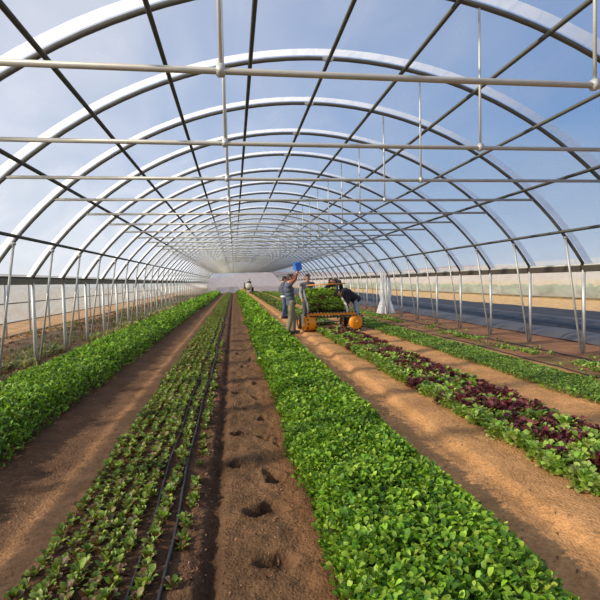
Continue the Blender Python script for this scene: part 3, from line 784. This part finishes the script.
# ------------------------------------------------------------------ harvester
hv = empty('harvester', (2.8, 13.9, 0))
XA, XB = -.62, .82
b = MB(); b.box(((XA + XB) / 2, -.10, .54), (XB - XA, .10, .075), None, .012)
b.build('front_beam', M['orange'], hv)
b = MB()
n = 15
for i in range(n):
    x = XA + .02 + (XB - XA - .04) * i / (n - 1)
    b.box((x, -.16, .592), (.05, .04, .045), None, .008); b.box((x + .04, -.16, .488), (.05, .04, .04), None, .008)
b.build('tooth_strip', M['black'], hv)
b = MB(); b.box(((XA + XB) / 2 + .1, .02, .44), (1.1, .12, .04), None, .008); b.build('lower_beam', M['rail'], hv)
# left drum: short orange roller with black toothed rims
ax = Vector((1, .25, 0)).normalized(); c = Vector((-.58, .0, .275))
b = MB().lathe(c, ax, [(.02, -.19), (.17, -.19), (.225, -.165), (.235, -.10), (.235, .10), (.225, .165), (.17, .19), (.02, .19)], 32)
dr = b.build('drum', M['orange'], hv, True)
for s in (-1, 1):
    for i in range(12):
        b = MB(); q = 2 * PI * i / 12; u = Vector((0, 0, 1)); w = ax.cross(u)
        p = c + ax * (.14 * s) + (u * math.cos(q) + w * math.sin(q)) * .24
        b.box(p, (.045, .055, .04), Quaternion(ax, q).to_matrix().to_4x4(), .006); b.build('cleat', M['black'], dr)
MB().lathe(c, ax, [(.045, -.21), (.045, .21)], 12).build('axle', M['steel'], dr, True)
# right disc wheel, broad side to the camera
c = Vector((.83, -.08, .285)); ax = Vector((.32, -1, .05)).normalized()
b = MB().lathe(c, ax, [(.02, .085), (.12, .08), (.19, .065), (.225, .03), (.23, -.03), (.19, -.07), (.02, -.075)], 36)
dc = b.build('side_disc', M['orange'], hv, True)
u = Vector((0, 0, 1)); u = (u - ax * u.dot(ax)).normalized(); w = ax.cross(u)
for i in range(7):
    b = MB(); q = -PI * .5 + (i - 3) * .36
    p = c + ax * .05 + (u * math.cos(q) + w * math.sin(q)) * .245
    b.box(p, (.05, .05, .05), None, .008); b.build('cleat', M['black'], dc)
MB().lathe(c, ax, [(.001, .1), (.04, .1), (.04, .07)], 14).build('hub_cap', M['orange'], dc, True)
# belt conveyor rising away from the cutter
p0 = Vector((0, 0, .60)); p1 = Vector((0, 1.0, 1.16)); d = (p1 - p0); ang = math.atan2(d.z, d.y); L = d.length; mid = (p0 + p1) / 2
Rm = Matrix.Rotation(ang, 4, 'X')
MB().box((-.03, mid.y, mid.z), (1.06, L, .05), Rm, .015).build('belt', M['black'], hv)
b = MB()
for s in (-1,): b.box((-.03 + s * .56, mid.y, mid.z + .04), (.03, L + .05, .16), Rm, .006)
b.build('side_plate', M['steel'], hv)
b = MB().sweep([(.56, -.06, .44), (.60, .02, .60), (.58, .2, .80), (.53, .5, 1.0), (.48, .9, 1.24)], [.035, .045, .05, .05, .04], 10)
b.build('side_guard', M['cream'], hv, True)
b = MB().box((-.80, -.08, .40), (.07, .06, .34), None, .012); b.box((-.76, -.1, .24), (.12, .1, .05), None, .01); b.build('end_plate', M['cream'], hv)
# frame and legs
b = MB()
for x in (-.5, .5): b.sweep([(x, -.05, .5), (x, .95, 1.08)], .025, 8)
b.build('frame', M['steel'], hv, True)
for x in (-.48, .5): MB().sweep([(x, .9, 1.05), (x, .95, .30)], .025, 8).build('leg', M['steel'], hv, True)
for x in (-.74, .72):
    w_ = MB().lathe((x, .95, .22), (1, 0, 0), [(.12, -.05), (.20, -.06), (.225, -.03), (.225, .03), (.20, .06), (.12, .05), (.12, -.05)], 24).build('wheel', M['black'], hv, True)
    MB().lathe((x, .95, .22), (1, 0, 0), [(.001, -.04), (.12, -.04), (.12, .04), (.001, .04)], 20).build('hub', M['orange'], w_, True)
MB().sweep([(-.76, .95, .22), (.74, .95, .22)], .022, 8).build('axle', M['steel'], hv, True)
b = MB().sweep([(-.50, 1.02, 1.40), (.78, .98, 1.44)], .018, 8); b.build('handle_bar', M['orange'], hv, True)
for x in (-.47, .56): MB().sweep([(x, .92, 1.1), (x, 1.0, 1.41)], .014, 8).build('handle_post', M['steel'], hv, True)
tag(hv, 'orange toothed salad harvester straddling the mixed bed between the workers', 'harvester')
# pile of cut leaves on the belt: red/green layers
n = 5200
t = RNG.random(n); x = RNG.uniform(-.54, .48, n); e = np.clip(np.minimum(x + .56, .50 - x) / .12, .15, 1)
hgt = RNG.random(n) ** .5 * .13 * np.sqrt(e)
P = np.stack([2.8 + x, 13.9 + p0.y - .02 + d.y * t - hgt * math.sin(ang), p0.z + d.z * t + .01 + hgt * math.cos(ang)], -1)
band = np.sin(t * 15 + fbm(x * 4, t * 4) * 6) + RNG.normal(0, .6, n)
c = np.where((band > .5)[:, None], pick([(.13, .06, .03), (.09, .12, .03), (.20, .06, .05)], n), pick([(.34, .52, .08), (.46, .62, .12), (.22, .38, .05)], n))
c = np.where((t > .93)[:, None], pick([(.42, .60, .16)], n), c)
pile = leaves(P, RNG.uniform(.05, .10, n), RNG.uniform(-.1, 1.2, n), RNG.uniform(-PI, PI, n), c, 'round', RNG.normal(0, .4, n))
stuff('cut_leaf_pile', 'heap of cut green and dark red salad leaves on the harvester belt', 'cut leaves', pile)

# ------------------------------------------------------------------ far tractor, driver, bin
tr = empty('tractor', (2.1, 66.5, 0)); tag(tr, 'small dark tractor with a cream tank far down the tunnel', 'tractor')
for s in (-1, 1):
    w_ = MB().lathe((s * .52, 0, .42), (1, 0, 0), [(.2, -.12), (.38, -.14), (.42, -.1), (.42, .1), (.38, .14), (.2, .12), (.2, -.12)], 24).build('wheel', M['black'], tr, True)
    MB().lathe((s * .52, 0, .42), (1, 0, 0), [(.001, -.08), (.2, -.08), (.2, .08), (.001, .08)], 16).build('rim', M['cream'], w_, True)
    w_ = MB().lathe((s * .45, 1.5, .28), (1, 0, 0), [(.1, -.07), (.26, -.08), (.28, 0), (.26, .08), (.1, .07), (.1, -.07)], 20).build('wheel', M['black'], tr, True)
MB().box((0, .6, .62), (.5, 1.9, .3), None, .04).build('chassis', M['blackcloth'], tr)
MB().box((0, 1.3, .95), (.5, .9, .45), None, .08).build('hood', M['blackcloth'], tr)
MB().lathe((0, -.55, 1.02), (0, 1, 0), [(.001, -.4), (.34, -.4), (.42, -.32), (.42, .3), (.34, .38), (.001, .38)], 24).build('tank', M['cream'], tr, True)
MB().lathe((0, -.55, 1.42), (0, 0, 1), [(.12, 0), (.12, .08), (.001, .08)], 14).build('tank_lid', M['black'], tr, True)
MB().box((0, .25, .98), (.45, .4, .12), None, .04).build('seat', M['black'], tr)
MB().box((-.62, -.3, 1.1), (.12, .5, .9), None, .03).build('side_panel', M['blackcloth'], tr)
J6 = dict(hip_l=(-.1, 0, 1.10), hip_r=(.1, 0, 1.10), knee_l=(-.14, .42, 1.12), knee_r=(.14, .42, 1.12), ankle_l=(-.14, .5, .74), ankle_r=(.14, .5, .74),
          shoulder_l=(-.19, .0, 1.62), shoulder_r=(.19, .0, 1.62), neck=(0, 0, 1.69), head=(0, .02, 1.84), elbow_l=(-.24, .18, 1.40), elbow_r=(.24, .18, 1.40), wrist_l=(-.15, .42, 1.42), wrist_r=(.15, .42, 1.42), toe=(0, 1, 0))
for k in J6: 
    if k != 'toe': J6[k] = (J6[k][0], J6[k][1], J6[k][2])
def driver():
    root = empty('person', (2.2, 66.75, .0)); tag(root, 'small distant person in dark green clothes driving the tractor', 'person')
    V = {k: Vector(v) for k, v in J6.items()}
    P = [ell(V['head'], (.08, .1, .12)), cap_prim(V['neck'] - Vector((0, 0, .04)), .06, V['head'], .05), cap_prim((0, 0, 1.14), .16, (0, 0, 1.52), .17)]
    for s, S in (('l', -1), ('r', 1)):
        P += [cap_prim(V['shoulder_' + s], .05, V['elbow_' + s], .04), cap_prim(V['elbow_' + s], .04, V['wrist_' + s], .03), cap_prim(V['hip_' + s], .09, V['knee_' + s], .06), cap_prim(V['knee_' + s], .055, V['ankle_' + s], .04)]
        P += hand(V['elbow_' + s], V['wrist_' + s], (0, 0, -1), .6, S)
    blob('body', P, .012, M['skin'], root)
    g = .02; P = [cap_prim((0, 0, 1.12), .18, (0, 0, 1.53), .19)]
    for s in 'lr': P += [cap_prim(V['shoulder_' + s], .07, V['elbow_' + s], .06), cap_prim(V['elbow_' + s], .06, V['wrist_' + s] * .9 + V['elbow_' + s] * .1, .045)]
    blob('jacket', P, .02, simple('dark_green_cloth', (.05, .08, .05), .9), root)
    P = []
    for s in 'lr': P += [cap_prim(V['hip_' + s], .11, V['knee_' + s], .08), cap_prim(V['knee_' + s], .08, V['ankle_' + s], .06), ell(V['ankle_' + s] + Vector((0, .06, -.02)), (.05, .13, .05))]
    blob('trousers', P, .02, M['darkgrey'], root)
    blob('cap', [ell(V['head'] + Vector((0, 0, .06)), (.1, .12, .08)), ell(V['head'] + Vector((0, .11, .05)), (.06, .07, .012))], .015, M['darkgrey'], root)
driver()
yb = empty('bin', (1.25, 64, 0)); tag(yb, 'small yellowish bin on the ground left of the distant tractor', 'bin')
b = MB(); b.box((0, 0, .05), (.62, .5, .05), None, .01)
for s in (-1, 1): b.box((s * .31, 0, .36), (.03, .5, .6), None, .01); b.box((0, s * .25, .36), (.62, .03, .6), None, .01)
b.build('box', M['yellow'], yb)
MB().sweep([(-.33, -.27, .67), (.33, -.27, .67), (.33, .27, .67), (-.33, .27, .67)], .02, 8, closed=True).build('rim', M['yellow'], yb, True)

# ------------------------------------------------------------------ light
SUN_DIR = Vector((-1., -.22, .60)).normalized()      # towards the sun
sd_ = bpy.data.lights.new('sun', 'SUN'); sd_.energy = 5.4; sd_.angle = .035; sd_.color = (1, .88, .70)
so = bpy.data.objects.new('sun', sd_); COL.objects.link(so); so.rotation_euler = SUN_DIR.to_track_quat('Z', 'Y').to_euler(); so.location = (-20, -5, 15)
w = bpy.data.worlds.new('sky'); scn.world = w; w.use_nodes = True; nt = w.node_tree
for n_ in list(nt.nodes): nt.nodes.remove(n_)
out = nt.nodes.new('ShaderNodeOutputWorld'); bg = nt.nodes.new('ShaderNodeBackground'); bg.inputs[1].default_value = 1.0
tc = nt.nodes.new('ShaderNodeTexCoord'); sx = nt.nodes.new('ShaderNodeSeparateXYZ'); nt.links.new(tc.outputs['Generated'], sx.inputs[0])
cr_ = nt.nodes.new('ShaderNodeValToRGB'); nt.links.new(sx.outputs['Z'], cr_.inputs[0])
e = cr_.color_ramp.elements; e[0].position = 0.; e[0].color = (.60, .66, .74, 1); e[1].position = .62; e[1].color = (.09, .21, .48, 1)
x_ = e.new(.08); x_.color = (.44, .57, .74, 1); x_ = e.new(.28); x_.color = (.19, .35, .64, 1)
# paler towards the sun side
dt = nt.nodes.new('ShaderNodeVectorMath'); dt.operation = 'DOT_PRODUCT'; dt.inputs[1].default_value = SUN_DIR
nt.links.new(tc.outputs['Generated'], dt.inputs[0])
mr = nt.nodes.new('ShaderNodeMapRange'); mr.inputs['From Min'].default_value = -.35; mr.inputs['From Max'].default_value = .95; mr.inputs['To Min'].default_value = 0; mr.inputs['To Max'].default_value = .55
nt.links.new(dt.outputs['Value'], mr.inputs['Value'])
no = nt.nodes.new('ShaderNodeTexNoise'); no.inputs['Scale'].default_value = 2.2; no.inputs['Detail'].default_value = 5; nt.links.new(tc.outputs['Generated'], no.inputs['Vector'])
mrn = nt.nodes.new('ShaderNodeMapRange'); mrn.inputs['From Min'].default_value = .5; mrn.inputs['From Max'].default_value = .75; mrn.inputs['To Max'].default_value = .35
nt.links.new(no.outputs['Fac'], mrn.inputs['Value'])
ad = nt.nodes.new('ShaderNodeMath'); ad.operation = 'ADD'; ad.use_clamp = True; nt.links.new(mr.outputs[0], ad.inputs[0]); nt.links.new(mrn.outputs[0], ad.inputs[1])
nt.links.new(mix_rgb(nt, ad.outputs[0], cr_.outputs[0], (.62, .66, .74)), bg.inputs[0])
nt.links.new(bg.outputs[0], out.inputs[0])

# ------------------------------------------------------------------ camera
f_, yaw, pitch, roll = 470., .1392, -.0405, -.0235
r0 = Vector((math.cos(yaw), -math.sin(yaw), 0)); f0 = Vector((math.sin(yaw), math.cos(yaw), 0)); u0 = Vector((0, 0, 1))
f1 = f0 * math.cos(pitch) + u0 * math.sin(pitch); u1 = u0 * math.cos(pitch) - f0 * math.sin(pitch)
r2 = r0 * math.cos(roll) + u1 * math.sin(roll); u2 = u1 * math.cos(roll) - r0 * math.sin(roll)
cd = bpy.data.cameras.new('camera'); cd.sensor_width = 36; cd.lens = f_ / 600 * 36; cd.clip_start = .05; cd.clip_end = 1000
cam = bpy.data.objects.new('camera', cd); COL.objects.link(cam)
m3 = Matrix((r2, u2, -f1)).transposed(); cam.matrix_world = Matrix.Translation((0, 0, 1.55)) @ m3.to_4x4()
scn.camera = cam
scn.view_settings.view_transform = 'Standard'; scn.view_settings.look = 'None'; scn.view_settings.exposure = 0; scn.view_settings.gamma = 1
scn.cycles.transparent_max_bounces = 64; scn.cycles.max_bounces = 6; scn.cycles.use_denoising = True
